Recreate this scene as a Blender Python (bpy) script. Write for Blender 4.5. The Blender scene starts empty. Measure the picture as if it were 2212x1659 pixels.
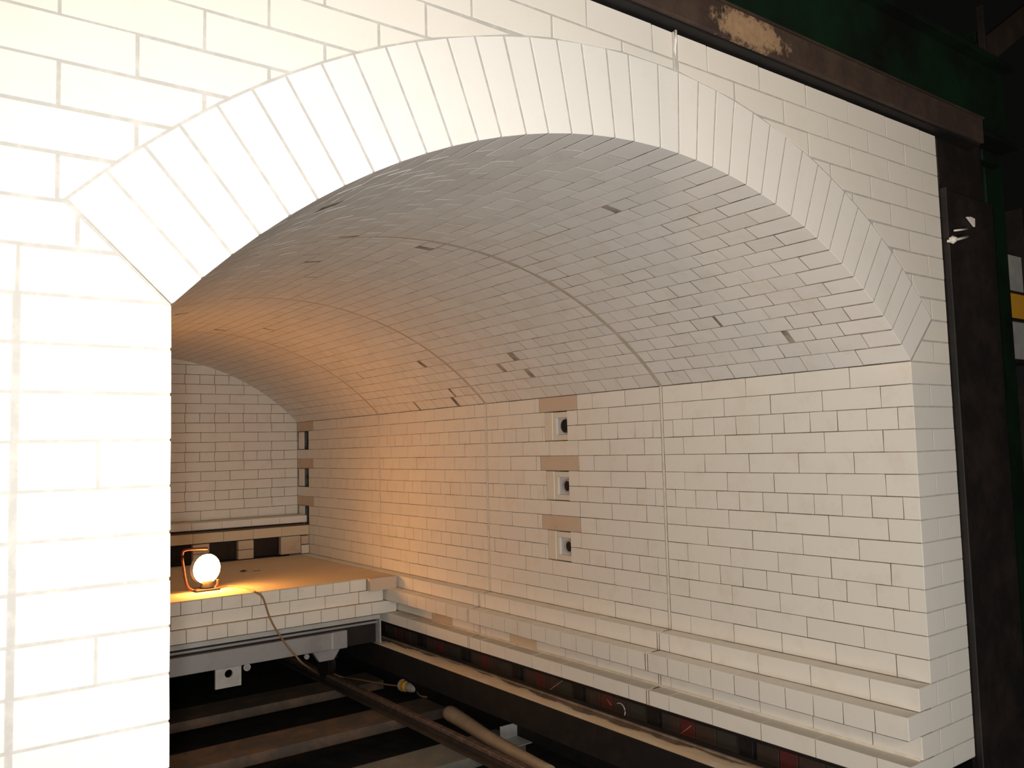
import bpy, bmesh, math, random
from mathutils import Vector, Matrix

# ------------------------------------------------------------------ units
# All layout numbers are in brick courses: 1 unit = one course = 0.077 m.
# X runs along the kiln front, Y into the tunnel, Z up; Z = 0 is the arch springing line.
S = 0.077
ZOFF = 26.5
random.seed(7)
C = bpy.context.scene.collection
def V(x, y, z): return Vector((x * S, y * S, (z + ZOFF) * S))

# ------------------------------------------------------------------ camera
cam_pos = V(-5.04353, -19.30265, -3.36930)
R_ = Vector((0.80317409, -0.59518869, -0.02572547))
U_ = Vector((-0.02428197, -0.07585224, 0.99682337))
F_ = Vector((0.59524933, 0.79999804, 0.0753749))
cd = bpy.data.cameras.new('camera'); cam = bpy.data.objects.new('camera', cd); C.objects.link(cam)
M = Matrix((R_, U_, -F_)).transposed().to_4x4(); M.translation = cam_pos
cam.matrix_world = M
cd.sensor_width = 36; cd.lens = 1819.75 / 2212 * 36; cd.clip_start = 0.02; cd.clip_end = 100
sc = bpy.context.scene; sc.camera = cam

# ------------------------------------------------------------------ world, lamps, exposure
w = bpy.data.worlds.new('world'); sc.world = w; w.use_nodes = True
w.node_tree.nodes['Background'].inputs[0].default_value = (0.85, 0.8, 0.75, 1)
w.node_tree.nodes['Background'].inputs[1].default_value = 0.004
sc.view_settings.view_transform = 'Standard'; sc.view_settings.look = 'None'
sc.view_settings.exposure = 0.0; sc.view_settings.gamma = 1.0
def lamp(name, typ, loc, energy, col, size=0.02):
    l = bpy.data.lights.new(name, typ); l.energy = energy; l.color = col
    if typ in ('POINT', 'SPOT'): l.shadow_soft_size = size
    o = bpy.data.objects.new(name, l); C.objects.link(o); o.location = loc; return o
FLASH = 145
fl = lamp('camera_flash', 'SPOT', cam_pos + U_ * 0.035 - R_ * 0.035, FLASH, (1.0, 0.955, 0.89), 0.02)
fl.rotation_euler = M.to_euler(); fl.data.spot_size = math.radians(115); fl.data.spot_blend = 1.0
wl = lamp('hall_work_light', 'SPOT', V(2, -26, -12.0), 36, (1.0, 0.66, 0.36), 0.06)
tgt = V(36, 0, 18); dirv = (tgt - wl.location).normalized()
wl.rotation_euler = dirv.to_track_quat('-Z', 'Y').to_euler(); wl.data.spot_size = math.radians(39.2); wl.data.spot_blend = 0.08
LAMP_EMIT = 145
def area_fill(name, loc, tgt, energy, col, size):
    l = bpy.data.lights.new(name, 'AREA'); l.energy = energy; l.color = col; l.size = size
    o = bpy.data.objects.new(name, l); C.objects.link(o); o.location = loc
    o.rotation_euler = (tgt - loc).to_track_quat('-Z', 'Y').to_euler(); return o
area_fill('fill_low_neutral', V(-4, -42, -18), V(20, 15, 0), 62, (1.0, 0.985, 0.96), 0.8)  # added unseen fill, brightens the vault and side wall from below
area_fill('fill_high_warm', V(-8, -44, 10), V(24, 15, -6), 38, (1.0, 0.76, 0.50), 0.8)  # added warm fill with no real source, brightens the ledges

# ------------------------------------------------------------------ materials
def mat(name):
    m = bpy.data.materials.new(name); m.use_nodes = True
    nt = m.node_tree; b = nt.nodes['Principled BSDF']; return m, nt, b
def nd(nt, t, **k):
    n = nt.nodes.new(t)
    for a, v in k.items(): setattr(n, a, v)
    return n
def mixc(nt, fac, a, b, blend='MIX'):
    n = nt.nodes.new('ShaderNodeMix'); n.data_type = 'RGBA'; n.blend_type = blend
    for sock, v in ((n.inputs[0], fac), (n.inputs[6], a), (n.inputs[7], b)):
        if hasattr(v, 'is_linked') or hasattr(v, 'links'): nt.links.new(v, sock)
        elif isinstance(v, (int, float)): sock.default_value = v
        else: sock.default_value = (*v, 1)
    return n.outputs[2]
def noise(nt, scale, detail=4, rough=0.6, vec=None):
    n = nd(nt, 'ShaderNodeTexNoise'); n.inputs['Scale'].default_value = scale; n.inputs['Detail'].default_value = detail
    n.inputs['Roughness'].default_value = rough
    if vec is None:
        g = nd(nt, 'ShaderNodeNewGeometry'); vec = g.outputs['Position']
    nt.links.new(vec, n.inputs['Vector']); return n.outputs[0]
def ramp(nt, fac, p0, p1, c0=(0, 0, 0), c1=(1, 1, 1)):
    r = nd(nt, 'ShaderNodeValToRGB'); nt.links.new(fac, r.inputs[0])
    r.color_ramp.elements[0].position = p0; r.color_ramp.elements[1].position = p1
    r.color_ramp.elements[0].color = (*c0, 1); r.color_ramp.elements[1].color = (*c1, 1); return r.outputs[0]
def bump(nt, b, h, strength, dist=0.002):
    n = nd(nt, 'ShaderNodeBump'); n.inputs['Strength'].default_value = strength; n.inputs['Distance'].default_value = dist
    nt.links.new(h, n.inputs['Height']); nt.links.new(n.outputs[0], b.inputs['Normal'])
def brick_mat(name, base, alt, stain, stain_amt=0.35, rough=0.9, var=0.5):
    m, nt, b = mat(name)
    oi = nd(nt, 'ShaderNodeObjectInfo'); g = nd(nt, 'ShaderNodeNewGeometry')
    ad = nd(nt, 'ShaderNodeMath', operation='ADD'); nt.links.new(oi.outputs['Random'], ad.inputs[0]); nt.links.new(g.outputs['Random Per Island'], ad.inputs[1])
    fr = nd(nt, 'ShaderNodeMath', operation='FRACT'); nt.links.new(ad.outputs[0], fr.inputs[0])
    f1 = nd(nt, 'ShaderNodeMath', operation='MULTIPLY'); nt.links.new(fr.outputs[0], f1.inputs[0]); f1.inputs[1].default_value = var
    c = mixc(nt, f1.outputs[0], base, alt)
    n1 = noise(nt, 9, 5, 0.65); c = mixc(nt, ramp(nt, n1, 0.52, 0.78, (0, 0, 0), (stain_amt,) * 3), c, stain)
    n2 = noise(nt, 170, 3, 0.7); c = mixc(nt, ramp(nt, n2, 0.6, 0.8, (0, 0, 0), (0.22,) * 3), c, (stain[0] * .8, stain[1] * .8, stain[2] * .8))
    nt.links.new(c, b.inputs['Base Color']); b.inputs['Roughness'].default_value = rough
    b.inputs['Specular IOR Level'].default_value = 0.25
    n3 = noise(nt, 260, 5, 0.75); bump(nt, b, n3, 0.35, 0.0015); return m
def plain(name, col, rough=0.6, metal=0.0, col2=None, scale=14, lo=.45, hi=.65, bmp=0.2, spec=0.4):
    m, nt, b = mat(name); b.inputs['Roughness'].default_value = rough; b.inputs['Metallic'].default_value = metal
    b.inputs['Specular IOR Level'].default_value = spec
    if col2:
        n1 = noise(nt, scale, 6, 0.65); nt.links.new(mixc(nt, ramp(nt, n1, lo, hi), col, col2), b.inputs['Base Color'])
    else: b.inputs['Base Color'].default_value = (*col, 1)
    if bmp: bump(nt, b, noise(nt, 90, 4, 0.7), bmp, 0.002)
    return m
BR = brick_mat('firebrick_cream', (0.80, 0.765, 0.69), (0.73, 0.705, 0.655), (0.68, 0.60, 0.48), 0.55)
BRF = brick_mat('firebrick_pale_front', (0.77, 0.745, 0.695), (0.735, 0.71, 0.66), (0.68, 0.63, 0.55), 0.35)
BRW = brick_mat('firebrick_ring_white', (0.80, 0.79, 0.765), (0.765, 0.755, 0.73), (0.70, 0.65, 0.56), 0.35)
BRV = brick_mat('firebrick_vault', (0.78, 0.77, 0.74), (0.71, 0.70, 0.665), (0.60, 0.54, 0.45), 0.5, var=0.8)
BRD = brick_mat('firebrick_tan', (0.60, 0.48, 0.37), (0.56, 0.45, 0.34), (0.44, 0.27, 0.17), 0.7)
BRP = brick_mat('plaster_tan', (0.72, 0.66, 0.56), (0.70, 0.63, 0.53), (0.62, 0.52, 0.40), 0.5)
BRC = brick_mat('ceramic_fibre_cream', (0.66, 0.54, 0.38), (0.62, 0.5, 0.35), (0.55, 0.42, 0.28), 0.3)
MOF = plain('mortar_pale_grey', (0.45, 0.445, 0.425), 0.95, col2=(0.55, 0.54, 0.515), scale=25)
MOD = plain('mortar_dark_grey', (0.15, 0.13, 0.105), 0.95, col2=(0.30, 0.26, 0.21), scale=12)
MOV = plain('mortar_vault_brown', (0.17, 0.145, 0.12), 0.95, col2=(0.40, 0.36, 0.31), scale=10, lo=.4, hi=.6)
MOB = plain('mortar_joint_bead', (0.74, 0.68, 0.58), 0.9, col2=(0.64, 0.57, 0.47), scale=20)
MOJ = plain('mortar_vault_band', (0.50, 0.43, 0.35), 0.9, col2=(0.60, 0.53, 0.45), scale=14)
RUST = plain('rusted_steel', (0.03, 0.018, 0.013), 0.75, 0.0, (0.05, 0.033, 0.024), 6, bmp=0.5)
SCALE = None
BLK = plain('black_painted_steel', (0.010, 0.008, 0.008), 0.6, 0.0, (0.026, 0.018, 0.015), 5, bmp=0.4)
BLK2 = plain('black_steel_and_shade', (0.005, 0.004, 0.004), 0.75, 0.0, (0.011, 0.008, 0.007), 12, bmp=0.3)  # near-black steel, also the painted shade in niches and pit
GRN = plain('dark_green_paint', (0.003, 0.022, 0.008), 0.6, 0.0, (0.003, 0.004, 0.003), 1.6, bmp=0.2)
GREY = plain('grey_primer_steel', (0.36, 0.36, 0.37), 0.5, 0.15, (0.30, 0.29, 0.30), 5)
LGT = plain('pale_steel_plate', (0.50, 0.51, 0.50), 0.5, 0.1, (0.42, 0.42, 0.41), 10)
DGR = plain('dull_steel_sleeper', (0.10, 0.082, 0.066), 0.7, 0.0, (0.18, 0.115, 0.08), 7, bmp=0.4)
GSL = plain('grey_green_steel', (0.15, 0.15, 0.135), 0.65, 0.0, (0.21, 0.20, 0.17), 6)
RAILM = plain('rail_web_steel', (0.045, 0.036, 0.03), 0.6, 0.0, (0.08, 0.055, 0.04), 9)
RAILT = plain('rail_head_worn', (0.16, 0.10, 0.075), 0.45, 0.2, (0.26, 0.19, 0.15), 30)
SAND = plain('pale_sand', (0.86, 0.68, 0.46), 0.95, col2=(0.88, 0.78, 0.64), scale=5, bmp=0.8)
PIT = plain('pit_black_floor', (0.012, 0.010, 0.009), 0.95, col2=(0.03, 0.024, 0.02), scale=6)  # near-black, mottled with dark brown
GAP_SHADE = plain('brown_gap_shade', (0.11, 0.065, 0.04), 0.95)
DIRT = plain('brown_silt', (0.20, 0.145, 0.105), 0.95, col2=(0.32, 0.25, 0.19), scale=9, bmp=0.8)
CORD = plain('brown_cable_sheath', (0.30, 0.18, 0.08), 0.5, bmp=0)
YEL = plain('yellow_plastic', (0.85, 0.42, 0.04), 0.4, bmp=0)
CLR = plain('frosted_plastic', (0.55, 0.50, 0.42), 0.35, bmp=0)
PORC = plain('blue_grey_ceramic', (0.50, 0.53, 0.57), 0.6)
DRK = plain('dark_bore', (0.01, 0.01, 0.01), 0.8, bmp=0)
CARD = plain('dusty_tan_tube', (0.36, 0.26, 0.17), 0.9, col2=(0.44, 0.33, 0.22), scale=8)
REDP = plain('dark_red_clay', (0.11, 0.018, 0.014), 0.8, col2=(0.07, 0.02, 0.016), scale=10)
BRNP = plain('dark_brown_clay', (0.055, 0.032, 0.022), 0.85, col2=(0.035, 0.025, 0.02), scale=10)
GRP = plain('dark_olive_clay', (0.038, 0.036, 0.026), 0.85, bmp=0.2)
LFRM = plain('orange_painted_tube', (0.11, 0.028, 0.012), 0.45, bmp=0)
STRAW = plain('dry_straw', (0.35, 0.24, 0.12), 0.8, bmp=0)
WHT = plain('off_white_plaster', (0.75, 0.72, 0.68), 0.85)
def scaled_rust():
    # rusted beam with one real patch of flaking tan scale and a few lighter streaks
    m, nt, b = mat('flaking_rusted_steel')
    g = nd(nt, 'ShaderNodeNewGeometry')
    n1 = noise(nt, 7, 6, 0.7); c = mixc(nt, ramp(nt, n1, .42, .66), (0.035, 0.02, 0.016), (0.06, 0.038, 0.026))
    d = nd(nt, 'ShaderNodeVectorMath', operation='DISTANCE'); mp = nd(nt, 'ShaderNodeMapping')
    nt.links.new(g.outputs['Position'], mp.inputs[0]); mp.inputs['Scale'].default_value = (0.5, 1, 1.6)
    pc = V(20.3, -0.6, 11.75); d.inputs[1].default_value = (pc.x * .5, pc.y, pc.z * 1.6)
    nt.links.new(mp.outputs[0], d.inputs[0])
    nn = noise(nt, 22, 6, 0.75)
    ad = nd(nt, 'ShaderNodeMath', operation='MULTIPLY_ADD'); nt.links.new(nn, ad.inputs[0]); ad.inputs[1].default_value = 0.22; nt.links.new(d.outputs['Value'], ad.inputs[2])
    f = ramp(nt, ad.outputs[0], 0.165, 0.195, (1, 1, 1), (0, 0, 0))
    c = mixc(nt, f, c, mixc(nt, nn, (0.16, 0.09, 0.05), (0.50, 0.34, 0.20)))
    nt.links.new(c, b.inputs['Base Color']); b.inputs['Roughness'].default_value = 0.8
    bump(nt, b, noise(nt, 60, 5, .7), .6, .003); return m
SCALE = scaled_rust()
def emat(name, col, s):
    m, nt, b = mat(name); b.inputs['Base Color'].default_value = (0, 0, 0, 1)
    b.inputs['Emission Color'].default_value = (*col, 1); b.inputs['Emission Strength'].default_value = s; return m
REFL = plain('white_enamel_reflector', (0.7, 0.68, 0.62), 0.4, bmp=0)
GLOW = emat('lit_globe_glass', (1.0, 0.42, 0.10), LAMP_EMIT)

# ------------------------------------------------------------------ object helpers
def mesh_of(bm, name, m):
    me = bpy.data.meshes.new(name); bm.to_mesh(me); bm.free()
    for v in me.vertices: v.co *= S
    me.materials.append(m); return me
def place(name, me, wloc, parent=None, rot=None):
    o = bpy.data.objects.new(name, me); C.objects.link(o)
    if parent is not None:
        o.parent = parent; o.location = wloc - parent_world(parent)
    else: o.location = wloc
    if rot is not None: o.rotation_euler = rot
    return o
def parent_world(p):
    v = Vector(p.location)
    q = p.parent
    while q: v += q.location; q = q.parent
    return v
def tag(o, label, cat, kind=None, group=None):
    o['label'] = label; o['category'] = cat
    if kind: o['kind'] = kind
    if group: o['group'] = group
    return o
def root(name, loc, label, cat, kind=None, group=None):
    o = bpy.data.objects.new(name, None); C.objects.link(o); o.location = loc; o.empty_display_size = 0.05
    return tag(o, label, cat, kind, group)
def prism_bm(poly, depth, bev=0.03, bm=None, y0=0.0):
    """poly (u,v) seen from the front, front at local -Y side (y0), back at y0+depth"""
    own = bm is None
    bm = bm or bmesh.new()
    a = [bm.verts.new((u, y0, v)) for u, v in poly]; b = [bm.verts.new((u, y0 + depth, v)) for u, v in poly]
    n = len(poly); fs = [bm.faces.new(a), bm.faces.new(b[::-1])]
    for i in range(n): fs.append(bm.faces.new((a[i], b[i], b[(i + 1) % n], a[(i + 1) % n])))
    bmesh.ops.recalc_face_normals(bm, faces=fs)
    if bev:
        ed = list({e for f in fs for e in f.edges})
        bmesh.ops.bevel(bm, geom=ed, offset=bev, segments=1, affect='EDGES')
    return bm
def box_bm(x0, x1, y0, y1, z0, z1, bev=0.0, bm=None):
    return prism_bm([(x0, z0), (x1, z0), (x1, z1), (x0, z1)], y1 - y0, bev, bm, y0)
def obj(name, bm, m, parent=None, at=(0, 0, 0), rot=None):
    """mesh given in units around the origin 'at'"""
    return place(name, mesh_of(bm, name, m), V(*at), parent, rot)
def box(name, x0, x1, y0, y1, z0, z1, m, parent=None, bev=0.02):
    cx, cy = (x0 + x1) / 2, (y0 + y1) / 2
    return obj(name, box_bm(x0 - cx, x1 - cx, y0 - cy, y1 - cy, 0, z1 - z0, bev), m, parent, (cx, cy, z0))
def tube_bm(pts, r, n=8, bm=None, closed=False, caps=True):
    bm = bm or bmesh.new(); pts = [Vector(p) for p in pts]; rings = []; N = len(pts)
    up = Vector((0, 0, 1))
    for i, p in enumerate(pts):
        if closed: t = pts[(i + 1) % N] - pts[i - 1]
        else: t = pts[min(i + 1, N - 1)] - pts[max(i - 1, 0)]
        t.normalize(); a = t.cross(up)
        if a.length < 1e-3: a = t.cross(Vector((0, 1, 0)))
        a.normalize(); b = t.cross(a)
        rr = r(i / (N - 1)) if callable(r) else r
        rings.append([bm.verts.new(p + (a * math.cos(k * 2 * math.pi / n) + b * math.sin(k * 2 * math.pi / n)) * rr) for k in range(n)])
    for i in range(N if closed else N - 1):
        A, B = rings[i], rings[(i + 1) % N]
        for k in range(n): bm.faces.new((A[k], A[(k + 1) % n], B[(k + 1) % n], B[k]))
    if not closed and caps: bm.faces.new(rings[0][::-1]); bm.faces.new(rings[-1])
    bmesh.ops.recalc_face_normals(bm, faces=bm.faces[:])
    for f in bm.faces: f.smooth = len(f.verts) == 4
    return bm
def smooth_path(pts, k=6):
    pts = [Vector(p) for p in pts]; out = []
    for i in range(len(pts) - 1):
        p0 = pts[max(i - 1, 0)]; p1 = pts[i]; p2 = pts[i + 1]; p3 = pts[min(i + 2, len(pts) - 1)]
        for j in range(k):
            t = j / k
            out.append(0.5 * ((2 * p1) + (-p0 + p2) * t + (2 * p0 - 5 * p1 + 4 * p2 - p3) * t * t + (-p0 + 3 * p1 - 3 * p2 + p3) * t ** 3))
    out.append(pts[-1]); return out

# ------------------------------------------------------------------ brick library
_lib = {}
def rect_brick(w, h, d, m, gap, bev=0.008):
    """shared mesh of a rectangular brick centred on its front face; three chipped variants"""
    k = (round(w, 2), round(h, 2), round(d, 2), m.name, round(gap, 3), random.randrange(4))
    if k not in _lib:
        j = lambda: random.uniform(-.009, .009)
        W, H = (w - gap) / 2, (h - gap) / 2
        _lib[k] = mesh_of(prism_bm([(-W + j(), -H + j()), (W + j(), -H + j()), (W + j(), H + j()), (-W + j(), H + j())], d, bev), 'brick', m)
    return _lib[k]
def wob(a): return random.uniform(-a, a)
def bf(parent, x0, x1, z0, z1, y=0.0, m=None, d=1.5, gap=0.06, name='brick'):
    """brick facing -Y"""
    me = rect_brick(x1 - x0, z1 - z0, d, m or BRF, gap)
    return place(name, me, V((x0 + x1) / 2, y + wob(.005), (z0 + z1) / 2), parent, (wob(.003), wob(.001), wob(.002)))
def bx_(parent, y0, y1, z0, z1, x, m=None, d=1.5, gap=0.034, name='brick'):
    """brick facing -X"""
    me = rect_brick(y1 - y0, z1 - z0, d, m or BR, gap)
    return place(name, me, V(x + wob(.004), (y0 + y1) / 2, (z0 + z1) / 2), parent, (wob(.001), wob(.002), -math.pi / 2 + wob(.002)))

# ------------------------------------------------------------------ kiln dimensions
W = 31.4; RI = 21.83; CX = W / 2; ZC = -15.149; T = 2.93; RE = RI + T; L = 69.62; WP = 3.55
JY = [15.09, 33.11, 50.42]
ANG = [-46.06, -43.6, -41.2, -38.94, -36.48, -34.13, -31.82, -29.29, -26.94, -24.52, -22.17, -19.66, -17.38, -14.85, -12.52, -10.01, -7.61, -5.1, -2.78,
       0.47, 2.87, 5.26, 7.52, 9.87, 12.47, 14.87, 17.22, 19.82, 22.31, 24.61, 26.94, 29.48, 31.92, 34.17, 36.4, 38.75, 41.0, 43.4, 46.0]

# ------------------------------------------------------------------ pit floor and hall floor
f = obj('floor', box_bm(-40, 90, -60, 120, -1, 0), PIT, None, (0, 0, -26.5)); tag(f, 'black pit and hall floor under the kiln', 'floor', 'structure')

# ------------------------------------------------------------------ front wall
wf = root('wall_front', V(0, 0, -18), 'pale firebrick front wall around the arch mouth, brightest at its left', 'wall', 'structure')
def clip_half(poly, a, b):
    """keep the part of poly on the left of a->b"""
    out = []; n = len(poly)
    def side(p): return (b[0] - a[0]) * (p[1] - a[1]) - (b[1] - a[1]) * (p[0] - a[0])
    for i in range(n):
        p, q = poly[i], poly[(i + 1) % n]; sp, sq = side(p), side(q)
        if sp >= 0: out.append(p)
        if (sp > 0 > sq) or (sp < 0 < sq):
            t = sp / (sp - sq); out.append((p[0] + (q[0] - p[0]) * t, p[1] + (q[1] - p[1]) * t))
    return out
def area(p): return abs(sum(p[i][0] * p[(i + 1) % len(p)][1] - p[(i + 1) % len(p)][0] * p[i][1] for i in range(len(p)))) / 2
RC = RE + 0.05
def clip_arch(poly):
    """cut a brick by the arch extrados (chord through it) and by the skewback line"""
    s = math.radians(46.06)
    for sg in (-1, 1):
        a = (CX + sg * (RI * math.sin(s)), ZC + RI * math.cos(s)); b = (CX + sg * (RC * math.sin(s)), ZC + RC * math.cos(s))
        a = (a[0] + sg * .05, a[1] - .04); b = (b[0] + sg * .05, b[1] - .04)
        if max(p[1] for p in poly) <= b[1] + .35 and ((sg < 0 and max(p[0] for p in poly) < 4) or (sg > 0 and min(p[0] for p in poly) > W - 4)):
            return clip_half(poly, a, b) if sg < 0 else clip_half(poly, b, a)
    hits = []; n = len(poly)
    for i in range(n):
        p, q = poly[i], poly[(i + 1) % n]
        dx, dz = q[0] - p[0], q[1] - p[1]; ox, oz = p[0] - CX, p[1] - ZC
        A = dx * dx + dz * dz; B = 2 * (ox * dx + oz * dz); c = ox * ox + oz * oz - RC * RC; D = B * B - 4 * A * c
        if D > 0:
            for sgn in (-1, 1):
                t = (-B + sgn * math.sqrt(D)) / (2 * A)
                if 0 <= t < 1: hits.append((p[0] + dx * t, p[1] + dz * t))
    ins = [math.hypot(p[0] - CX, p[1] - ZC) < RC for p in poly]
    if all(ins): return []
    if len(hits) < 2: return poly if not any(ins) else []
    hits.sort()
    a, b = hits[0], hits[-1]          # left to right; outside is above = left of a->b
    return clip_half(poly, a, b)
def front_row(z0, z1, xs):
    for x0, x1 in zip(xs[:-1], xs[1:]):
        if x1 - x0 < 0.05: continue
        poly = [(x0, z0), (x1, z0), (x1, z1), (x0, z1)]
        g = 0.035
        if z1 <= 0.01:
            if x0 > -0.01 and x1 < W + 0.01: continue
            bf(wf, x0, x1, z0, z1); continue
        p = clip_arch([(x0 + g, z0 + g), (x1 - g, z0 + g), (x1 - g, z1 - g), (x0 + g, z1 - g)])
        if len(p) < 3 or area(p) < 0.03: continue
        if area(p) > (x1 - x0 - 2 * g) * (z1 - z0 - 2 * g) - 1e-4: bf(wf, x0, x1, z0, z1); continue
        cx = sum(q[0] for q in p) / len(p); cz = sum(q[1] for q in p) / len(p)
        q2 = []
        for q in p:
            if not q2 or math.hypot(q[0] - q2[-1][0], q[1] - q2[-1][1]) > 0.06: q2.append(q)
        if len(q2) > 2 and math.hypot(q2[0][0] - q2[-1][0], q2[0][1] - q2[-1][1]) < 0.06: q2.pop()
        if len(q2) < 3: continue
        obj('brick', prism_bm([(q[0] - cx, q[1] - cz) for q in q2], 1.5, 0.018), BRF, wf, (cx, wob(.005), cz), (wob(.003), 0, wob(.002)))
def joints(lo, hi, phase, step=3.0):
    x = phase + math.ceil((lo - phase) / step) * step; out = [lo]
    while x < hi - 0.3:
        if x > lo + 0.3: out.append(x)
        x += step
    return out + [hi]
XE = 16.83
for k in range(11):
    z0, z1 = k, k + 1
    if k == 0: xl = [-9, -6, -3, 0.3]
    elif k == 1: xl = [-10.92, -7.92, -4.92, -1.92, 1.08]
    else: xl = joints(-10.5, XE - .12, 2.22 if k % 2 else 0.68)
    front_row(z0, z1, xl)
    xr = joints(XE + .12 if k > 1 else W - 0.3, W + WP, 1.97 if k % 2 else 0.5)
    front_row(z0, z1, xr)
for k in range(-18, 0):
    z0, z1 = k, k + 1
    if k == -18: z0 = -17.85
    front_row(z0, z1, [-9, -6, -3.04] if k % 2 else [-10.5, -7.5, -4.5, -3.04])
    front_row(z0, z1, [-2.96, -1.48, 0] if k in (-4, -8, -12, -16) else [-2.96, 0])
    xin = {-15: W - 1, -16: W - 2, -17: W - 1, -18: W - 2}.get(k, W)
    # right pier: header and stretcher courses turn the corner
    xs = [xin, 32.95 if xin > 31 else (31.2 if k in (-15, -17) else 31.2), W + WP] if k % 2 == 0 or xin < W else [xin, W + WP]
    if xin < W: xs = [xin, 31.9 if k % 2 else 33.0, W + WP]
    for a, b_ in zip(xs[:-1], xs[1:]): bf(wf, a, b_, z0, z1)
# mortar body behind the front bricks, following arch and piers
bm = bmesh.new()
def slab(pts, y0=0.010, y1=1.42):
    prism_bm(pts, y1 - y0, 0, bm, y0)
slab([(-10.4, -17.85), (-0.05, -17.85), (-0.05, 0.0), (-10.4, 0.0)])
slab([(W + .05, -17.85), (W + WP - .04, -17.85), (W + WP - .04, 0.0), (W + .05, 0.0)])
na = 24
for i in range(na):
    a0 = math.radians(-46.06 + 92.12 * i / na); a1 = math.radians(-46.06 + 92.12 * (i + 1) / na)
    p = [(CX + (RE + .0) * math.sin(a), ZC + (RE + .0) * math.cos(a)) for a in (a0, a1)]
    slab([p[0], p[1], (p[1][0], 10.95), (p[0][0], 10.95)])
pl = (CX - RE * math.sin(math.radians(46.06)), ZC + RE * math.cos(math.radians(46.06))); pr = (2 * CX - pl[0], pl[1])
slab([(-10.4, 0), (-0.05, 0.0), pl, (pl[0], 10.95), (-10.4, 10.95)]); slab([(W + .05, 0), (W + WP - .04, 0), (W + WP - .04, 10.95), (pr[0], 10.95), pr])
o = obj('mortar', bm, MOF, wf)
# vertical expansion joint above the crown with its plaster drip
box('joint_gap_strip', XE - .10, XE + .10, -.02, .5, 9.62, 11.02, MOF, wf)
obj('plaster_drip', tube_bm([(0, 0, 0), (0.02, -.03, -.35), (-.02, 0, -.7), (0.03, .02, -1.0)], lambda t: .075 - .04 * t, 7), WHT, wf, (XE - .02, -.02, 11.05))
box('end_closer', W + WP - .3, W + WP - .02, .05, 1.5, 10.96, 11.0, BRF, wf)

# ------------------------------------------------------------------ right wall (four panels between expansion joints)
CORB = {15: W - 1, 16: W - 2, 17: W - 1, 18: W - 2}
PORT_Y = (23.65, 25.12)          # opening of the burner ports, rows 2-3, 6-7, 10-11
BACK_Y = (66.56, 69.55)
secs = [(0.0, JY[0]), (JY[0], JY[1]), (JY[1], JY[2]), (JY[2], L)]
slabels = ['firebrick right wall panel nearest the arch mouth, with stepped ledges along its foot',
           'firebrick right wall panel holding the column of three square ports',
           'firebrick right wall panel washed with orange light beside the kiln car front',
           'firebrick right wall panel at the far corner above the brick deck']
phase = {1: 0, 2: 1.5, 3: .75, 4: 1.5, 5: 0, 6: 1.5, 7: .75, 8: 1.5, 9: 0, 10: 1.5, 11: .75, 12: 1.5, 13: 0, 14: 1.5, 15: 2.25, 16: 0, 17: 2.25, 18: 1.5}
wr = []
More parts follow.
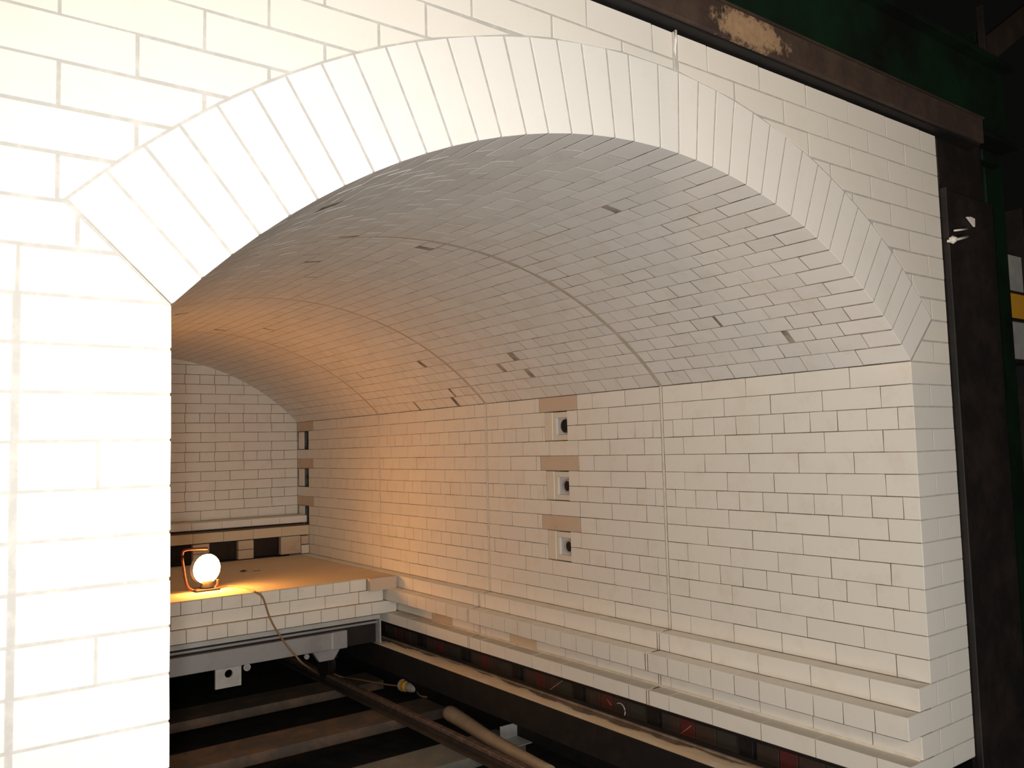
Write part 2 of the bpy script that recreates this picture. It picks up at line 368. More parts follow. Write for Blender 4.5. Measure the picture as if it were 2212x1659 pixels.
for si, (ya, yb) in enumerate(secs):
    p = root('wall_right', V(W, ya, -18), slabels[si], 'wall', 'structure', 'right wall panels'); wr.append(p)
    y_lo = ya + (0.10 if si else 0.0); y_hi = yb - (0.10 if si < 3 else 0)
    mb = bmesh.new()
    for r in range(1, 19):
        z1 = -(r - 1); z0 = -r if r < 18 else -17.85
        x = CORB.get(r, W); step = 1.5 if r in (3, 7, 11, 16) else 3.0
        ph = phase[r] if si == 0 else ya + (phase[r] if si % 2 else (phase[r] + 1.5) % 3)
        js = joints(y_lo, y_hi, ph, step)
        segs = list(zip(js[:-1], js[1:]))
        holes = []
        if si == 1 and r in (2, 3, 6, 7, 10, 11): holes.append((PORT_Y[0], 26.0))
        if si == 1 and r in (1, 5, 9): holes.append((22.58, 26.6))
        if si == 3 and r in (2, 3, 6, 7, 10, 11): holes.append(BACK_Y)
        if si == 3 and r in (1, 5, 9): holes.append((65.3, L))
        for h0, h1 in holes:
            ns = []
            for a, b_ in segs:
                if b_ <= h0 or a >= h1: ns.append((a, b_))
                else:
                    if a < h0 - .01: ns.append((a, h0))
                    if b_ > h1 + .01: ns.append((h1, b_))
            # absorb slivers
            ns2 = []
            for s_ in ns:
                if s_[1] - s_[0] < .35 and ns2 and abs(ns2[-1][1] - s_[0]) < .01: ns2[-1] = (ns2[-1][0], s_[1])
                else: ns2.append(s_)
            segs = ns2
            if r in (1, 5, 9): bx_(p, h0, h1, z0, z1, x, BRD, name='brick')['label'] = 'darker tan long brick'
        for a, b_ in segs:
            if si == 0 and a < 0.01: a = 1.5 if False else 0.0
            # the first bricks of panel one stand behind the pier's own front bricks
            if si == 0 and a == 0.0: 
                if b_ < 1.9: continue_a = b_
            dd = 1.5
            if any(abs(b_ - h[0]) < .02 and r in (2, 3, 6, 7, 10, 11) for h in holes): dd = 0.18
            m_ = BR
            if si == 2 and r == 17 and a < 39.5 < b_: m_ = BRD
            if si == 1 and r == 17 and a < 28 < b_ : m_ = BRC
            bx_(p, a, b_, z0, z1, x, m_, dd)
        # mortar behind this course
        ms = [(ya, yb)]
        for h0, h1 in holes:
            if r in (2, 3, 6, 7, 10, 11):
                ms = [(ya, h0 - 0.8 if si == 1 else h0), (h1, yb)]
        for a, b_ in ms:
            if b_ - a > .05: box_bm(x + .009 - W, x + 1.45 - W, a + (.06 if si == 0 and a < .01 else 0), b_, z0, z1 - (.05 if r in (15, 16, 18) else 0), 0, mb)
    me_p = obj('mortar', mb, MOD, p, (W, 0, 0))
    if si < 3: box('joint_bead', W - .03, W + .4, yb - .075, yb + .075, -14, 0, MOB, p)
    if si < 3:
        for r in (15, 16, 17, 18): box('joint_bead', CORB[r] - .015, CORB[r] + .4, yb - .06, yb + .06, -min(r, 17.85), -(r - 1), MOB, p)
    if si == 1:
        for k in (1, 5, 9): box('plaster_patch', W - .03, W + .6, PORT_Y[1] + .02, 26.0, -(k + 2) + .03, -k - .03, BRP, p, .05)
    if si == 3:
        for k in (1, 5, 9):
            box('filler_block', W + .1, W + .22, 68.1, 69.5, -(k + 2) + .05, -k - .05, BR, p, .03)
            box('recess_shade_plate', W + 1.2, W + 1.4, 66.5, 69.6, -(k + 2), -k, BLK2, p, .0)  # near-black sheet stands in for the shade inside the niche
# mortar fillet along the foot ledge
obj('mortar_fillet', tube_bm([(0, 0, 0), (0, 15, .01), (0, 33, 0), (0, 46, 0)], .09, 6), MOB, wr[0], (W - 1.0, 0.1, -16.98))

# burner ports in the three openings
plabels = ['square ceramic port with dark round bore, topmost of the column under the spring line',
           'square ceramic port with dark round bore, middle one of the column in the right wall',
           'square ceramic port with dark round bore, lowest of the column in the right wall']
for i, k in enumerate((1, 5, 9)):
    zt, zb = -k - .06, -k - 1.96
    t = root('burner_port', V(W + .3, 24.3, zb), plabels[i], 'port', None, 'ports in the right wall')
    fb = bmesh.new()
    # square frame: top, bottom and far jamb, set just behind the wall face
    box_bm(0.02, 0.75, -1.35, .8, 1.53, 1.9, .02, fb); box_bm(0.02, .75, -1.35, .8, 0, .36, .02, fb); box_bm(.02, .75, .53, .8, .36, 1.53, .0, fb)
    obj('frame', fb, BRP, t, (W, 24.3, zb))
    box('bore_plate', W + .2, W + .7, 22.95, 24.83, zb + .36, zb + 1.53, PORC, t, 0)
    c = bmesh.new()
    n = 20
    for (r0, x0, x1, rr) in ((.46, .13, .24, .34),):
        ro = [[c.verts.new((xx, q * math.cos(a), q * math.sin(a))) for a in [2 * math.pi * j / n for j in range(n)]] for xx, q in ((x1, r0), (x0, r0), (x0, rr), (x1, rr))]
        for a in range(3):
            for j in range(n): c.faces.new((ro[a][j], ro[a][(j + 1) % n], ro[a + 1][(j + 1) % n], ro[a + 1][j]))
    bmesh.ops.recalc_face_normals(c, faces=c.faces[:])
    obj('bore_ring', c, GREY if i else BLK, t, (W, 24.0, zb + .95))
    c = bmesh.new(); vs = [c.verts.new((.19, .35 * math.cos(2 * math.pi * j / n), .35 * math.sin(2 * math.pi * j / n))) for j in range(n)]; c.faces.new(vs[::-1])
    vs2 = [c.verts.new((.15, .12 * math.cos(2 * math.pi * j / n), .12 * math.sin(2 * math.pi * j / n))) for j in range(n)]; c.faces.new(vs2[::-1])
    obj('bore', c, DRK, t, (W, 24.0, zb + .95))

# ------------------------------------------------------------------ left wall (hidden behind the front pier)
wlft = root('wall_left', V(0, 0, -18), 'firebrick left wall of the tunnel behind the bright front pier', 'wall', 'structure')
lb = bmesh.new()
for r in range(1, 19):
    y = 1.55 + (1.5 if r % 2 else 0); z1 = -(r - 1); z0 = -r if r < 18 else -17.85
    x = {15: 1, 16: 2, 17: 1, 18: 2}.get(r, 0)
    if r % 2: box_bm(x - 1.5, x, 1.55, y - .04, z0 + .03, z1 - .03, 0, lb)
    while y < L:
        box_bm(x - 1.5, x, y, min(y + 2.96, L), z0 + .03, z1 - .03, 0, lb); y += 3
o = obj('brick', lb, BR, wlft); o['kind'] = 'stuff'
lb = bmesh.new()
for r in range(1, 19):
    x = {15: 1, 16: 2, 17: 1, 18: 2}.get(r, 0); box_bm(x - 1.4, x - .05, 1.5, L, -min(r, 17.85), -(r - 1), 0, lb)
obj('mortar', lb, MOD, wlft)

# ------------------------------------------------------------------ back wall
wb = root('wall_back', V(CX, L, -11), 'warm lit firebrick end wall closing the tunnel under the arch', 'wall', 'structure')
for k in range(-11, 7):
    hdr = k in (4, 0, -4, -8)
    if hdr: js = joints(0, W, (1.4 if k != -8 else 1.4) , 1.5)
    else: js = joints(0, W, 28.5 if k % 2 else 27.0, 3.0)
    for a, b_ in zip(js[:-1], js[1:]):
        if k >= 0:
            hi = min(math.hypot(a - CX, k - ZC), math.hypot(b_ - CX, k - ZC))
            if hi > RI + .25: continue
        bf(wb, a, b_, k, k + 1, L, BR, 1.0, .05)
box('mortar', -1, W + 1, L + .05, L + 1.2, -11, 7.4, MOD, wb, 0)

# ------------------------------------------------------------------ vault
clab = ['barrel vault of small grey firebricks with its ring of voussoirs at the arch mouth',
        'barrel vault section between the first and second expansion bands',
        'barrel vault section in orange light between the second and third expansion bands',
        'darkest barrel vault section meeting the end wall']
def wedge_pts(i, R0, R1, gap):
    a0, a1 = math.radians(ANG[i]), math.radians(ANG[i + 1]); am = (a0 + a1) / 2; h = (a1 - a0) / 2
    f0 = h - gap / 2 / R0; f1 = h - gap / 2 / R1
    return am, [(-R0 * math.sin(f0), R0 * math.cos(f0)), (R0 * math.sin(f0), R0 * math.cos(f0)), (R1 * math.sin(f1), R1 * math.cos(f1)), (-R1 * math.sin(f1), R1 * math.cos(f1))]
_vl = {}
def vbrick(parent, i, y0, y1, R1=RI + 1.4, m=None, name='brick', jig=.005, gap=.042):
    m = m or BRV
    k = (i, round(y1 - y0, 2), R1, m.name, gap)
    if k not in _vl:
        am, p = wedge_pts(i, RI, R1, gap)
        _vl[k] = (am, mesh_of(prism_bm([(x, z - RI) for x, z in p], (y1 - y0) - (gap if name == 'brick' else .015), .006 if name == 'brick' else .012), name, m))
    am, me = _vl[k]; rr = RI + wob(jig)
    return place(name, me, V(CX + rr * math.sin(am), y0 + (gap / 2 if name == 'brick' else 0), ZC + rr * math.cos(am)), parent, (wob(.002), am, wob(.003)))
def vstuff(bm, i, y0, y1, gap=.042):
    am, p = wedge_pts(i, RI + wob(.005), RI + 1.4, gap)
    pp = [(CX + x * math.cos(am) + z * math.sin(am), ZC - x * math.sin(am) + z * math.cos(am)) for x, z in p]
    prism_bm(pp, (y1 - y0) - gap, .006, bm, y0 + gap / 2)
cv = []
for si, (ya, yb) in enumerate(secs):
    p = root('ceiling', V(CX, ya, 0), clab[si], 'vault', 'structure', 'barrel vault sections'); cv.append(p)
    y_lo = ya + (.13 if si else 0); y_hi = yb - (.13 if si < 3 else 0)
    cand = []
    for i in range(38):
        if si == 0:
            ys = [2.25 if i % 2 else 1.5]
        else: ys = [y_lo, y_lo + (.75 if (i + si) % 2 else 1.5)]
        while ys[-1] + 1.49 + .5 < y_hi: ys.append(ys[-1] + 1.485 + wob(.02))
        ys.append(y_hi)
        if si == 0: vbrick(p, i, 0.0, ys[0], RI + T, BRW, 'voussoir', .0, .07)
        for a, b_ in zip(ys[:-1], ys[1:]): cand.append((i, a, b_))
    # the left rows near the mouth are the ones the pier hides; keep the rest as single bricks
    def score(c):
        i, a, b_ = c
        return i * 1.0 - (a - ya) * .02
    cand.sort(key=score, reverse=True)
    n_ind = 300 if si < 3 else 0
    for c in cand[:n_ind]: vbrick(p, *c, gap=random.choice((.032, .038, .045, .045, .06)))
    sb = bmesh.new()
    for c in cand[n_ind:]: vstuff(sb, *c)
    o = obj('brick', sb, BRV, p); o['kind'] = 'stuff'
    mb = bmesh.new()
    for i in range(38):
        a0 = math.radians(ANG[i]); a1 = math.radians(ANG[i + 1])
        r0, r1 = RI + .007, RI + 1.35
        q = [(CX + r * math.sin(a), ZC + r * math.cos(a)) for r, a in ((r0, a0), (r0, a1), (r1, a1), (r1, a0))]
        prism_bm(q, (yb - ya) - (.05 if si == 0 else 0), 0, mb, ya + (.05 if si == 0 else 0))
    if si == 0:
        for i in range(40):
            a0 = math.radians(-46.06 + 92.12 * i / 40); a1 = math.radians(-46.06 + 92.12 * (i + 1) / 40)
            q = [(CX + r * math.sin(a), ZC + r * math.cos(a)) for r, a in ((RI + .06, a0), (RI + .06, a1), (RE + .02, a1), (RE + .02, a0))]
            prism_bm(q, 1.3, 0, mb, .045)
    obj('mortar', mb, MOV if si else MOV, p)
    if si < 3:
        jb = bmesh.new()
        for i in range(48):
            a0 = math.radians(-46.06 + 92.12 * i / 48); a1 = math.radians(-46.06 + 92.12 * (i + 1) / 48)
            q = [(CX + r * math.sin(a), ZC + r * math.cos(a)) for r, a in ((RI + .0, a0), (RI + .0, a1), (RI + .6, a1), (RI + .6, a0))]
            prism_bm(q, .24, 0, jb, yb - .12)
        obj('joint_band', jb, MOJ, p)
# pale mortar faces between the ring voussoirs
mb = bmesh.new()
for i in range(38):
    a0, a1 = math.radians(ANG[i]), math.radians(ANG[i + 1])
    q = [(CX + r * math.sin(a), ZC + r * math.cos(a)) for r, a in ((RI + .02, a0), (RI + .02, a1), (RE + .06, a1), (RE + .06, a0))]
    prism_bm(q, .25, 0, mb, .009)
obj('ring_mortar', mb, MOF, cv[0])

# ------------------------------------------------------------------ kiln car (brick deck on a grey steel frame)
YF = 46.0
car = root('kiln_car', V(CX, YF, -24), 'kiln car with cream firebrick deck on a grey steel chassis', 'kiln car')
def cb(x0, x1, y0, y1, z0, z1, m=BR, name='brick'):
    k = rect_brick(x1 - x0, z1 - z0, y1 - y0, m, .05)
    return place(name, k, V((x0 + x1) / 2, y0 + wob(.015), (z0 + z1) / 2), car, (0, 0, wob(.002)))
xs = [27.6 - 1.5 * i for i in range(18)]
for i in range(17): cb(xs[i + 1], xs[i], YF - .25, YF + 2.7, -15, -14.03)
xs = [29.15, 26.9] + [26.9 - 3 * i for i in range(1, 9)]
for i in range(len(xs) - 1): cb(xs[i + 1], xs[i], YF - .25, YF + 1.2, -16, -15)
xs = [30.25, 27.9] + [27.9 - 1.5 * i for i in range(1, 17)]
for i in range(len(xs) - 1): cb(xs[i + 1], xs[i], YF - .6, YF + 1.2, -17, -16)
cb(27.65, 30.2, YF - .8, YF + 1.0, -15.03, -13.98, BRD, 'end_block')['label'] = 'rough tan end block'
y = YF + 1.05
while y < 65.5: cb(27.65, 30.2, y, min(y + 2.95, 66.4), -15.0, -14.0, BRC); y += 3
box('deck_slab', 2.1, 27.62, YF + 2.72, 66.4, -15, -14.05, BRC, car, .03)
box('plaster_skim', 2.1, 27.62, YF - .2, 66.4, -14.05, -13.99, BRC, car, .01)
box('deck_core', 2.1, 29.2, YF + 1.25, 66.4, -17, -15.03, BRC, car, .03)
# steel chassis
box('top_flange', 2.7, 28.75, YF - .45, YF + 20, -17.42, -17.05, LGT, car, .02)
box('sill_beam', 2.8, 28.6, YF + .1, YF + .6, -19.4, -17.45, BLK, car, .02)
box('shadow_gap_bar', 2.8, 28.6, YF - .25, YF + .1, -17.78, -17.6, GREY, car, .02)
bmb = bmesh.new(); box_bm(-10.6, 12.25, -.35, .35, 0, 1.32, .03, bmb); obj('buffer_beam', bmb, GREY, car, (13.45, YF - .05, -19.3))
box('beam_end_cap', 24.45, 25.75, YF - .43, YF + .3, -19.36, -17.95, GREY, car, .04)
box('weld_seam', 24.3, 24.5, YF - .5, YF - .38, -19.3, -17.98, LGT, car, .03)
box('side_skirt', 28.7, 28.82, YF - .45, 66, -19.45, -17.42, LGT, car, .01)
# lug plate with a round hole
def holed_plate(x0, x1, z0, z1, hx, hz, hr, th):
    b = bmesh.new(); n = 24; ring = [(hx + hr * math.cos(2 * math.pi * j / n), hz + hr * math.sin(2 * math.pi * j / n)) for j in range(n)]
    outer = []
    for j in range(n):
        a = 2 * math.pi * j / n; c_, s_ = math.cos(a), math.sin(a)
        t = min(((x1 - hx) / c_ if c_ > 1e-6 else 1e9), ((x0 - hx) / c_ if c_ < -1e-6 else 1e9), ((z1 - hz) / s_ if s_ > 1e-6 else 1e9), ((z0 - hz) / s_ if s_ < -1e-6 else 1e9))
        outer.append((hx + c_ * t, hz + s_ * t))
    for cn in ((x0, z0), (x1, z0), (x1, z1), (x0, z1)):
        j = min(range(n), key=lambda q: math.hypot(outer[q][0] - cn[0], outer[q][1] - cn[1])); outer[j] = cn
    L_ = [[b.verts.new((p[0], yy, p[1])) for p in pts] for yy, pts in ((0, ring), (0, outer), (th, outer), (th, ring))]
    for q in range(4):
        A, B = L_[q], L_[(q + 1) % 4]
        for j in range(n): b.faces.new((A[j], A[(j + 1) % n], B[(j + 1) % n], B[j]))
    bmesh.ops.recalc_face_normals(b, faces=b.faces[:]); return b
obj('lug_plate', holed_plate(-.97, .97, 0, 1.72, .02, 1.0, .3, .2), LGT, car, (16.05, YF - .35, -20.75))
bb = tube_bm([(0, 0, 0), (0, .25, 0)], .2, 6); obj('bolt', bb, GREY, car, (17.5, YF - .4, -19.55))
bb = tube_bm([(0, 0, 0), (0, .2, 0)], .27, 14); obj('washer', bb, LGT, car, (17.5, YF - .28, -19.55))
obj('gusset', prism_bm([(-1.15, 0), (1.25, 0), (.65, -.85), (-.6, -.85)], .5, .03), GREY, car, (23.95, YF - .3, -19.3))
obj('lock_nut', tube_bm([(0, 0, 0), (0, .3, 0)], .22, 6), GREY, car, (22.3, YF - .3, -19.55))
for yy in (YF + 2.2, 60.0):
    for xx in (4.4, 26.9):
        wbm = tube_bm([(-.45, 0, 0), (-.3, 0, 0), (.3, 0, 0), (.45, 0, 0)], lambda t: 1.0 if .2 < t < .8 else 1.25 if t < .2 else 1.0, 20)
        obj('wheel', wbm, BLK, car, (xx, yy + 4, -22.0))
        box('axle_box', xx - .8, xx + .8, yy + 3.4, yy + 4.6, -21.6, -19.3, BLK, car, .05)
box('chassis_floor', 2.8, 28.4, YF + .6, 66, -19.2, -17.5, BLK, car, .02)

# low wall across the rear of the deck with flue openings
fw = root('flue_wall', V(CX, 66.5, -14), 'low tan firebrick wall with a row of dark flue openings at the deck rear', 'wall')
YW = 66.5
pitch = 4.45; gaps = [(25.4 - pitch * i, 28.25 - pitch * i) for i in range(6)]
edges = [W - .05] + [e for g in gaps for e in (g[1], g[0])]; edges.append(1.0)
for i in range(0, len(edges) - 1, 2):
    x1, x0 = edges[i], edges[i + 1]
    if i == 0:
        me = rect_brick(x1 - x0 - .9, 1.85, .6, BRD, .05); place('brick', me, V(x0 + (x1 - x0 - .9) / 2, YW, -12.95), fw)
        me = rect_brick(.85, .9, .6, BR, .05); place('brick', me, V(x1 - .45, YW - .1, -13.5), fw)
        me = rect_brick(.85, .9, .6, BRD, .05); place('brick', me, V(x1 - .45, YW, -12.55), fw)
    else:
        for zz in (-13.47, -12.52):
            me = rect_brick(x1 - x0, .93, .6, BRD, .05); place('brick', me, V((x0 + x1) / 2, YW, zz), fw)
x = W - .05
while x > 1:
    me = rect_brick(3.0, 1.0, 2.6, BRC, .03); place('lintel_brick', me, V(x - 1.5, YW, -11.5), fw); x -= 3
box('flue_back', 1, W - .1, YW + 2.0, YW + 2.3, -14, -12, BRNP, fw, 0)
box('joint_gap_strip', 1, W - .1, YW - .04, YW + .5, -11.0, -10.86, GAP_SHADE, fw, .02)  # dark strip stands in for the shaded gap above the lintel bricks
x = W - .05
while x > 1:
    me = rect_brick(3.0, .72, 2.9, BR, .03); place('brick', me, V(x - 1.5, YW + .5, -10.36), fw); x -= 3

# crumbs on the deck
for i, (x, y, sx) in enumerate(((21.4, 57.9, .3), (22.5, 57.6, .28))):
    b = bmesh.new(); bmesh.ops.create_icosphere(b, subdivisions=1, radius=sx)
    for v in b.verts: v.co = Vector((v.co.x * 1.3, v.co.y, abs(v.co.z) * .6)) + Vector((wob(.05), wob(.05), 0))
    tag(obj('rubble_lump', b, MOF if i else BRNP, None, (x, y, -14.0)), ['dark lump of rubble left on the brick deck', 'pale grey lump of rubble left on the brick deck'][i], 'rubble')

# ------------------------------------------------------------------ work lamp with its cable
LX, LY = 15.62, 49.7
lp = root('work_lamp', V(LX, LY, -14), 'round work lamp glowing orange white in an orange tube stand on the deck', 'lamp')
b = bmesh.new(); bmesh.ops.create_uvsphere(b, u_segments=32, v_segments=20, radius=.9)
for q in b.faces: q.smooth = True
obj('globe', b, GLOW, lp, (LX, LY, -12.33))
b = tube_bm([(0, 0, 0), (0, 0, .15), (0, 0, .3), (0, 0, .62)], lambda t: .55 if t < .4 else .42, 20); obj('lamp_holder', b, BLK, lp, (LX + .05, LY, -13.85))
pr_ = [(-.05, 1.22), (.35, 1.18), (.75, .95), (1.0, .5), (1.05, .06)]
b = bmesh.new(); nn_ = 24; rg = [[b.verts.new((r_ * math.cos(2 * math.pi * j / nn_), y_, r_ * math.sin(2 * math.pi * j / nn_))) for j in range(nn_)] for y_, r_ in pr_ + [(y_ - .06, max(r_ - .06, .02)) for y_, r_ in pr_[::-1]]]
for A, B in zip(rg[:-1], rg[1:]):
    for j in range(nn_): b.faces.new((A[j], A[(j + 1) % nn_], B[(j + 1) % nn_], B[j]))
bmesh.ops.recalc_face_normals(b, faces=b.faces[:])
obj('reflector', b, REFL, lp, (LX + .02, LY + .12, -12.33), (0, 0, math.radians(12)))
st = smooth_path([(.1, 0, 3.25), (-1.5, 0, 3.3), (-1.85, 0, 3.0), (-1.75, 0, 1.9), (-1.5, 0, .6), (-1.1, 0, .14), (-.5, 0, .1), (.5, 0, .1), (.85, 0, .35), (.9, 0, .75)], 6)
obj('stand', tube_bm(st, .11, 10), LFRM, lp, (LX, LY, -14))
box('foot', LX - 1.0, LX + .9, LY - .7, LY + .7, -14, -13.82, BLK, lp, .05)

cpts = [(LX + 1.0, LY, -13.9), (16.9, 49.9, -13.93), (17.6, 50.0, -13.93), (18.1, 48.4, -13.93), (18.1, 46.8, -13.93), (18.0, 45.5, -13.9), (18.45, 45.2, -14.25), (18.72, 45.2, -14.85),
        (19.0, 45.2, -15.75), (19.37, 45.15, -16.6), (19.8, 45.1, -17.35), (20.45, 45.1, -18.35), (21.06, 45.1, -19.1), (21.7, 45.2, -19.85), (23.6, 47.5, -21.2), (25.6, 51.0, -22.5),
        (27.1, 54.3, -23.1), (27.9, 54.3, -23.3), (29.2, 54.0, -24.0), (30.0, 51.8, -23.95), (30.9, 49.0, -23.93), (31.5, 47.3, -23.85)]
pw = Vector(cpts[-1])
cable = root('lamp_cable', V(18.0, 45.5, -14), 'thin brown lamp cable hanging over the deck edge down to the pit', 'cable')
obj('cord', tube_bm(smooth_path(cpts), .075, 8), CORD, cable)
obj('tail_cord', tube_bm(smooth_path([(31.9, 45.1, -23.85), (31.6, 44.2, -23.95), (31.7, 43.3, -23.95), (33.0, 41.7, -23.95)]), .075, 8), CORD, cable)
con = root('cable_connector', V(31.35, 47.4, -24.2), 'yellow and clear plastic cable connector lying in the pit', 'connector')
def lathe(prof, n=16):
    b = bmesh.new(); rings = [[b.verts.new((r * math.cos(2 * math.pi * j / n), y, r * math.sin(2 * math.pi * j / n))) for j in range(n)] for y, r in prof]
    for A, B in zip(rings[:-1], rings[1:]):
        for j in range(n): b.faces.new((A[j], A[(j + 1) % n], B[(j + 1) % n], B[j]))
    b.faces.new(rings[0]); b.faces.new(rings[-1][::-1]); bmesh.ops.recalc_face_normals(b, faces=b.faces[:]); return b
obj('socket', lathe([(0, .25), (.1, .46), (.8, .46), (.85, .36)]), YEL, con, (31.7, 46.4, -23.75), (0, 0, .1))
obj('collar', lathe([(0, .52), (.25, .52)]), CLR, con, (31.68, 46.95, -23.75), (0, 0, .1))
obj('plug', lathe([(0, .12), (.3, .3), (.8, .4), (1.2, .4)]), CLR, con, (31.85, 45.1, -23.75), (0, 0, .1))

# ------------------------------------------------------------------ pit steelwork
def ybar(name, x0, x1, z0, z1, m, par, ya=-6, yb=64): return box(name, x0, x1, ya, yb, z0, z1, m, par, .03)
tr = root('sand_trough', V(29.4, 0, -21.2), 'long black steel trough filled with pale sand below the right wall', 'trough')
ybar('side_plate', 28.40, 28.50, -21.4, -19.5, BLK2, tr, -4, 58); ybar('side_plate', 30.3, 30.42, -21.4, -19.3, BLK2, tr, -4, 62); ybar('bottom_plate', 28.5, 30.3, -21.4, -21.3, BLK2, tr, -4, 58)
b = bmesh.new(); ny, nx = 180, 10; g = []
for i in range(ny + 1):
    y = -4 + 61 * i / ny; row = []
    low = .5 + .5 * math.sin(y * .35 + 1.0)
    for j in range(nx + 1):
        u = j / nx; edge = .74 + .17 * math.sin(y * .21 + .5) + .07 * math.sin(y * 1.7) + random.uniform(-.03, .03)
        h = -.02 if u < edge else -.02 - min(.12, (u - edge) * 2.2)
        row.append(b.verts.new((28.5 + 1.8 * u, y, -19.53 + h + random.uniform(-.02, .02))))
    g.append(row)
for i in range(ny):
    for j in range(nx):
        q = b.faces.new((g[i][j], g[i][j + 1], g[i + 1][j + 1], g[i + 1][j])); q.smooth = True
s_ = obj('sand', b, SAND, tr); s_['kind'] = 'stuff'
box('silt_bed', 28.5, 30.3, -4, 58, -21.3, -19.63, DIRT, tr, 0)
ybar('rusted_lip', 30.1, 30.3, -19.6, -19.48, DIRT, tr, -4, 62)

# light running rail
def rail(x, label):
    rt = root('rail', V(x, 0, -24), label, 'rail')
    ybar('rail_head', x - .22, x + .22, -23.5, -23.2, RAILT, rt, -6, 66); ybar('rail_web', x - .08, x + .08, -23.92, -23.5, RAILM, rt, -6, 66)
    ybar('rail_foot', x - .7, x + .7, -24.0, -23.88, RAILM, rt, -6, 66); return rt
rail(27.5, 'rusty light rail running below the sand trough across the steel sleepers')
rail(4.2, 'light rail on the left of the pit hidden behind the front pier')
def sleeper(y, m, label, w=3.6):
    t = root('sleeper', V(16, y, -25), label, 'sleeper', None, 'steel sleepers under the rails')
    box('top_web', 1, 31.6, y - w / 2, y + w / 2, -24.12, -24.0, m, t, .02)
    box('flange', 1, 31.6, y - w / 2, y - w / 2 + .15, -24.75, -24.1, m, t, .02); box('flange', 1, 31.6, y + w / 2 - .15, y + w / 2, -24.75, -24.1, m, t, .02)
sleeper(52.3, DGR, 'narrow dark steel sleeper farthest back, under the kiln car front')
sleeper(41.6, DGR, 'brownish rusty steel sleeper in the middle of the pit')
sleeper(31.2, GSL, 'grey green steel sleeper nearest the arch mouth')
sleeper(20.5, DGR, 'steel sleeper below the arch mouth, out at the foot of the picture')
for i, y in enumerate((52.3, 41.6, 31.2)):
    pass
# bright angle scrap by the near sleeper end
t = root('steel_angle_offcut', V(31.0, 32.5, -24), 'short pale steel angle offcut lying beside the rail', 'steel offcut')
box('leg_plate', 30.3, 33.0, 30.6, 30.7, -24, -23.0, LGT, t, .01); box('foot_plate', 30.3, 33.0, 28.9, 30.65, -24, -23.92, LGT, t, .01)
# dusty tube between rail and trough
tb = smooth_path([(29.9, 37.4, -23.35), (29.8, 36.0, -23.35), (29.5, 33.5, -23.37), (29.1, 30.5, -23.4), (28.85, 27.0, -23.45), (28.7, 23.0, -23.5)], 5)
tag(obj('packing_tube', tube_bm([v for v in tb], lambda t: .12 + .5 * min(1, t * 7) if t < .15 else .64 - .3 * t, 14), CARD), 'dusty tan tube with rounded end lying against the rail', 'tube')
# clay base wall with soldier panels and black posts behind the trough
bw = root('base_wall', V(31.6, 0, -25), 'dark base wall of red and brown clay panels between black posts behind the sand trough', 'wall')
y = -3.0; i = 0; cyc = [GRP, BRNP, REDP, BRNP, BLK2]
while y < 62:
    wd = [1.7, 1.5, 1.1, 1.4, .9][i % 5]; m_ = cyc[i % 5]
    if m_ is BLK2: box('post', 31.0, 31.5, y, y + wd, -21.4, -18.1, BLK2, bw, .03)
    else: box('clay_panel', 31.25, 31.7, y + .03, y + wd - .03, -21.4, -18.45 - (.1 if i % 2 else 0), m_, bw, .03)
    y += wd; i += 1
box('pit_shade_plate', 31.75, 32.2, -3, 64, -24.0, -18.2, BLK2, bw, 0)  # near-black sheet stands in for the pit's shadow below the panels
box('head_beam', 30.55, 31.9, -1, 66, -18.5, -17.9, BLK2, bw, .03)
# scraps lodged behind the trough
a = [2 * math.pi * q / 20 for q in range(3, 15)]
fo = tube_bm([(0, .42 * math.cos(t_), .42 * math.sin(t_)) for t_ in a], .032, 6)
tag(obj('foil_curl', fo, LGT, None, (30.4, 18.4, -19.1)), 'bright curl of bent metal strip behind the sand trough', 'metal scrap')
for i, (p0, p1, lb_) in enumerate((((30.3, 25.3, -19.5), (31.1, 24.5, -18.7), 'dry straw leaning on the red clay panel'), ((30.8, 20.0, -18.85), (30.8, 19.6, -19.15), 'short dry straw behind the bent metal curl'),
                              ((30.7, 14.0, -19.45), (30.9, 13.3, -18.85), 'dry straw behind the trough nearest the arch mouth'))):
    tag(obj('straw', tube_bm([p0, p1], .018, 5), STRAW), lb_, 'straw')

# ------------------------------------------------------------------ outer steel frame on the right
post = root('steel_post', V(37, 0, -25), 'wide black and rust steel post standing against the right edge of the brickwork', 'post')
box('web_plate', 35.0, 40.0, -.1, .25, -26, 8.45, BLK, post, .05)
box('edge_flange', 35.0, 35.2, -.3, .1, -26, 8.45, BLK, post, .04)
box('outer_flange', 39.9, 40.2, -.1, 3.5, -26, 8.45, BLK, post, .04)
box('cap_box', 35.6, 40.2, .3, 2.6, 8.4, 12.4, BLK, post, .05)
beam = root('lintel_beam', V(26, 0, 11), 'rust brown steel angle running along the top edge of the brick front', 'beam')
bmh = box('face_plate', -12, 38.6, -.62, -.42, 11.17, 12.4, SCALE, beam, .03)
box('soffit_plate', -12, 38.6, -.42, 1.3, 11.1, 11.22, BLK2, beam, .02)
box('top_lip', -12, 38.6, -.72, -.4, 12.36, 12.46, RUST, beam, .02)
gb = root('green_beam', V(26, 3, 13), 'dark green painted steel beam above the rusted angle', 'beam')
box('web', -12, 46.5, 1.5, 1.7, 13.0, 17.6, GRN, gb, .03); box('flange', -12, 46.5, .8, 2.4, 17.4, 17.7, GRN, gb, .03); box('flange', -12, 46.5, .8, 2.4, 12.8, 13.05, GRN, gb, .03)
hall = root('hall_column', V(50, 6, -26), 'dark green hall column half hidden behind the black post', 'column')
box('shaft', 49.2, 51.6, 4.0, 6.2, -26.4, 22, GRN, hall, .05)
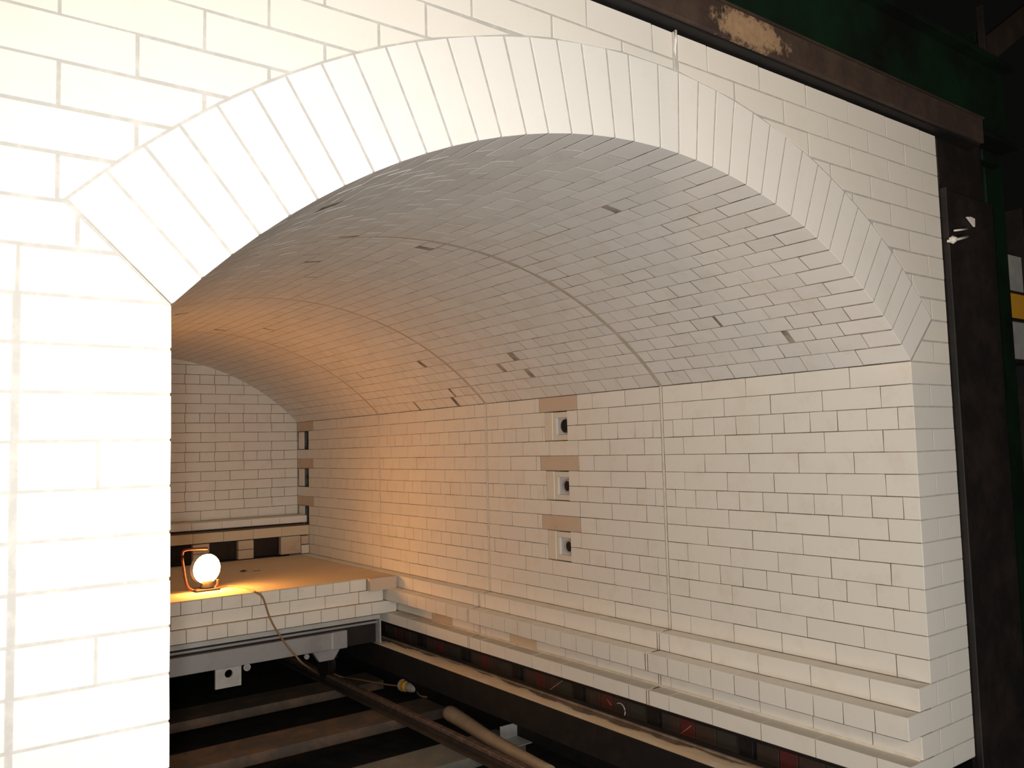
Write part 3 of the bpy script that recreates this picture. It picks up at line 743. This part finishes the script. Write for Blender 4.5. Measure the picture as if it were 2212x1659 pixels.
hb = root('cross_beam', V(48, 5, 14), 'dark steel cross beam meeting the green beam at the upper right', 'beam')
obj('web', prism_bm([(-4, -3.2), (9, 5.0), (9, 6.8), (-4, -1.4)], .4, .03), RUST, hb, (45.5, 2.4, 18.3))
obj('stiffener', prism_bm([(-.12, -3), (.12, -3), (.12, 3.6), (-.12, 3.6)], .4, .02), BLK, hb, (45.6, 1.9, 18.0))
box('cleat', 44.4, 46.8, 2.0, 2.6, 12.2, 15.4, GRN, hb, .04)
# wire and mortar splash on the post
ww = root('tie_wire', V(35, -.5, 5.7), 'pale mortar crusted tie wire sticking out beside the black post', 'wire')
obj('wire', tube_bm([(0, 0, 0), (.8, -.1, .18), (1.75, -.1, .42)], .07, 6), WHT, ww, (34.7, -.4, 5.75))
obj('wire', tube_bm([(0, 0, 0), (1.3, 0, .25)], .05, 6), WHT, ww, (35.6, -.3, 6.4))
b = bmesh.new(); bmesh.ops.create_icosphere(b, subdivisions=1, radius=.2); obj('mortar_blob', b, WHT, ww, (34.95, -.5, 5.83))
obj('mortar_flake', prism_bm([(-.5, .1), (.25, -.3), (.3, .12), (-.1, .16)], .1, .01), WHT, ww, (37.6, -.25, 7.2))
# far stored boxes seen past the column
for i, (z0, z1, m_, lb_) in enumerate(((6.1, 8.6, LGT, 'pale grey box on the far rack, upper one at the right edge'), (4.3, 6.0, YEL, 'orange box on the far rack between two pale ones'), (1.6, 4.1, LGT, 'pale grey box on the far rack below the orange one'))):
    tag(box('storage_box', 53.7, 56.5, 5.2, 7.0, z0, z1, m_), lb_, 'box')
rk = root('storage_rack', V(53, 6, -26), 'dark rack upright carrying boxes beyond the green column', 'rack')
box('shelf', 51.8, 57, 5.0, 7.2, 1.3, 1.55, BLK, rk, .02); box('upright', 56.6, 57, 5.0, 7.2, -26.4, 12, BLK, rk, .02)
box('shelf', 51.8, 57, 5.0, 7.2, 4.12, 4.28, BLK, rk, .02); box('shelf', 51.8, 57, 5.0, 7.2, 6.0, 6.1, BLK, rk, .02)
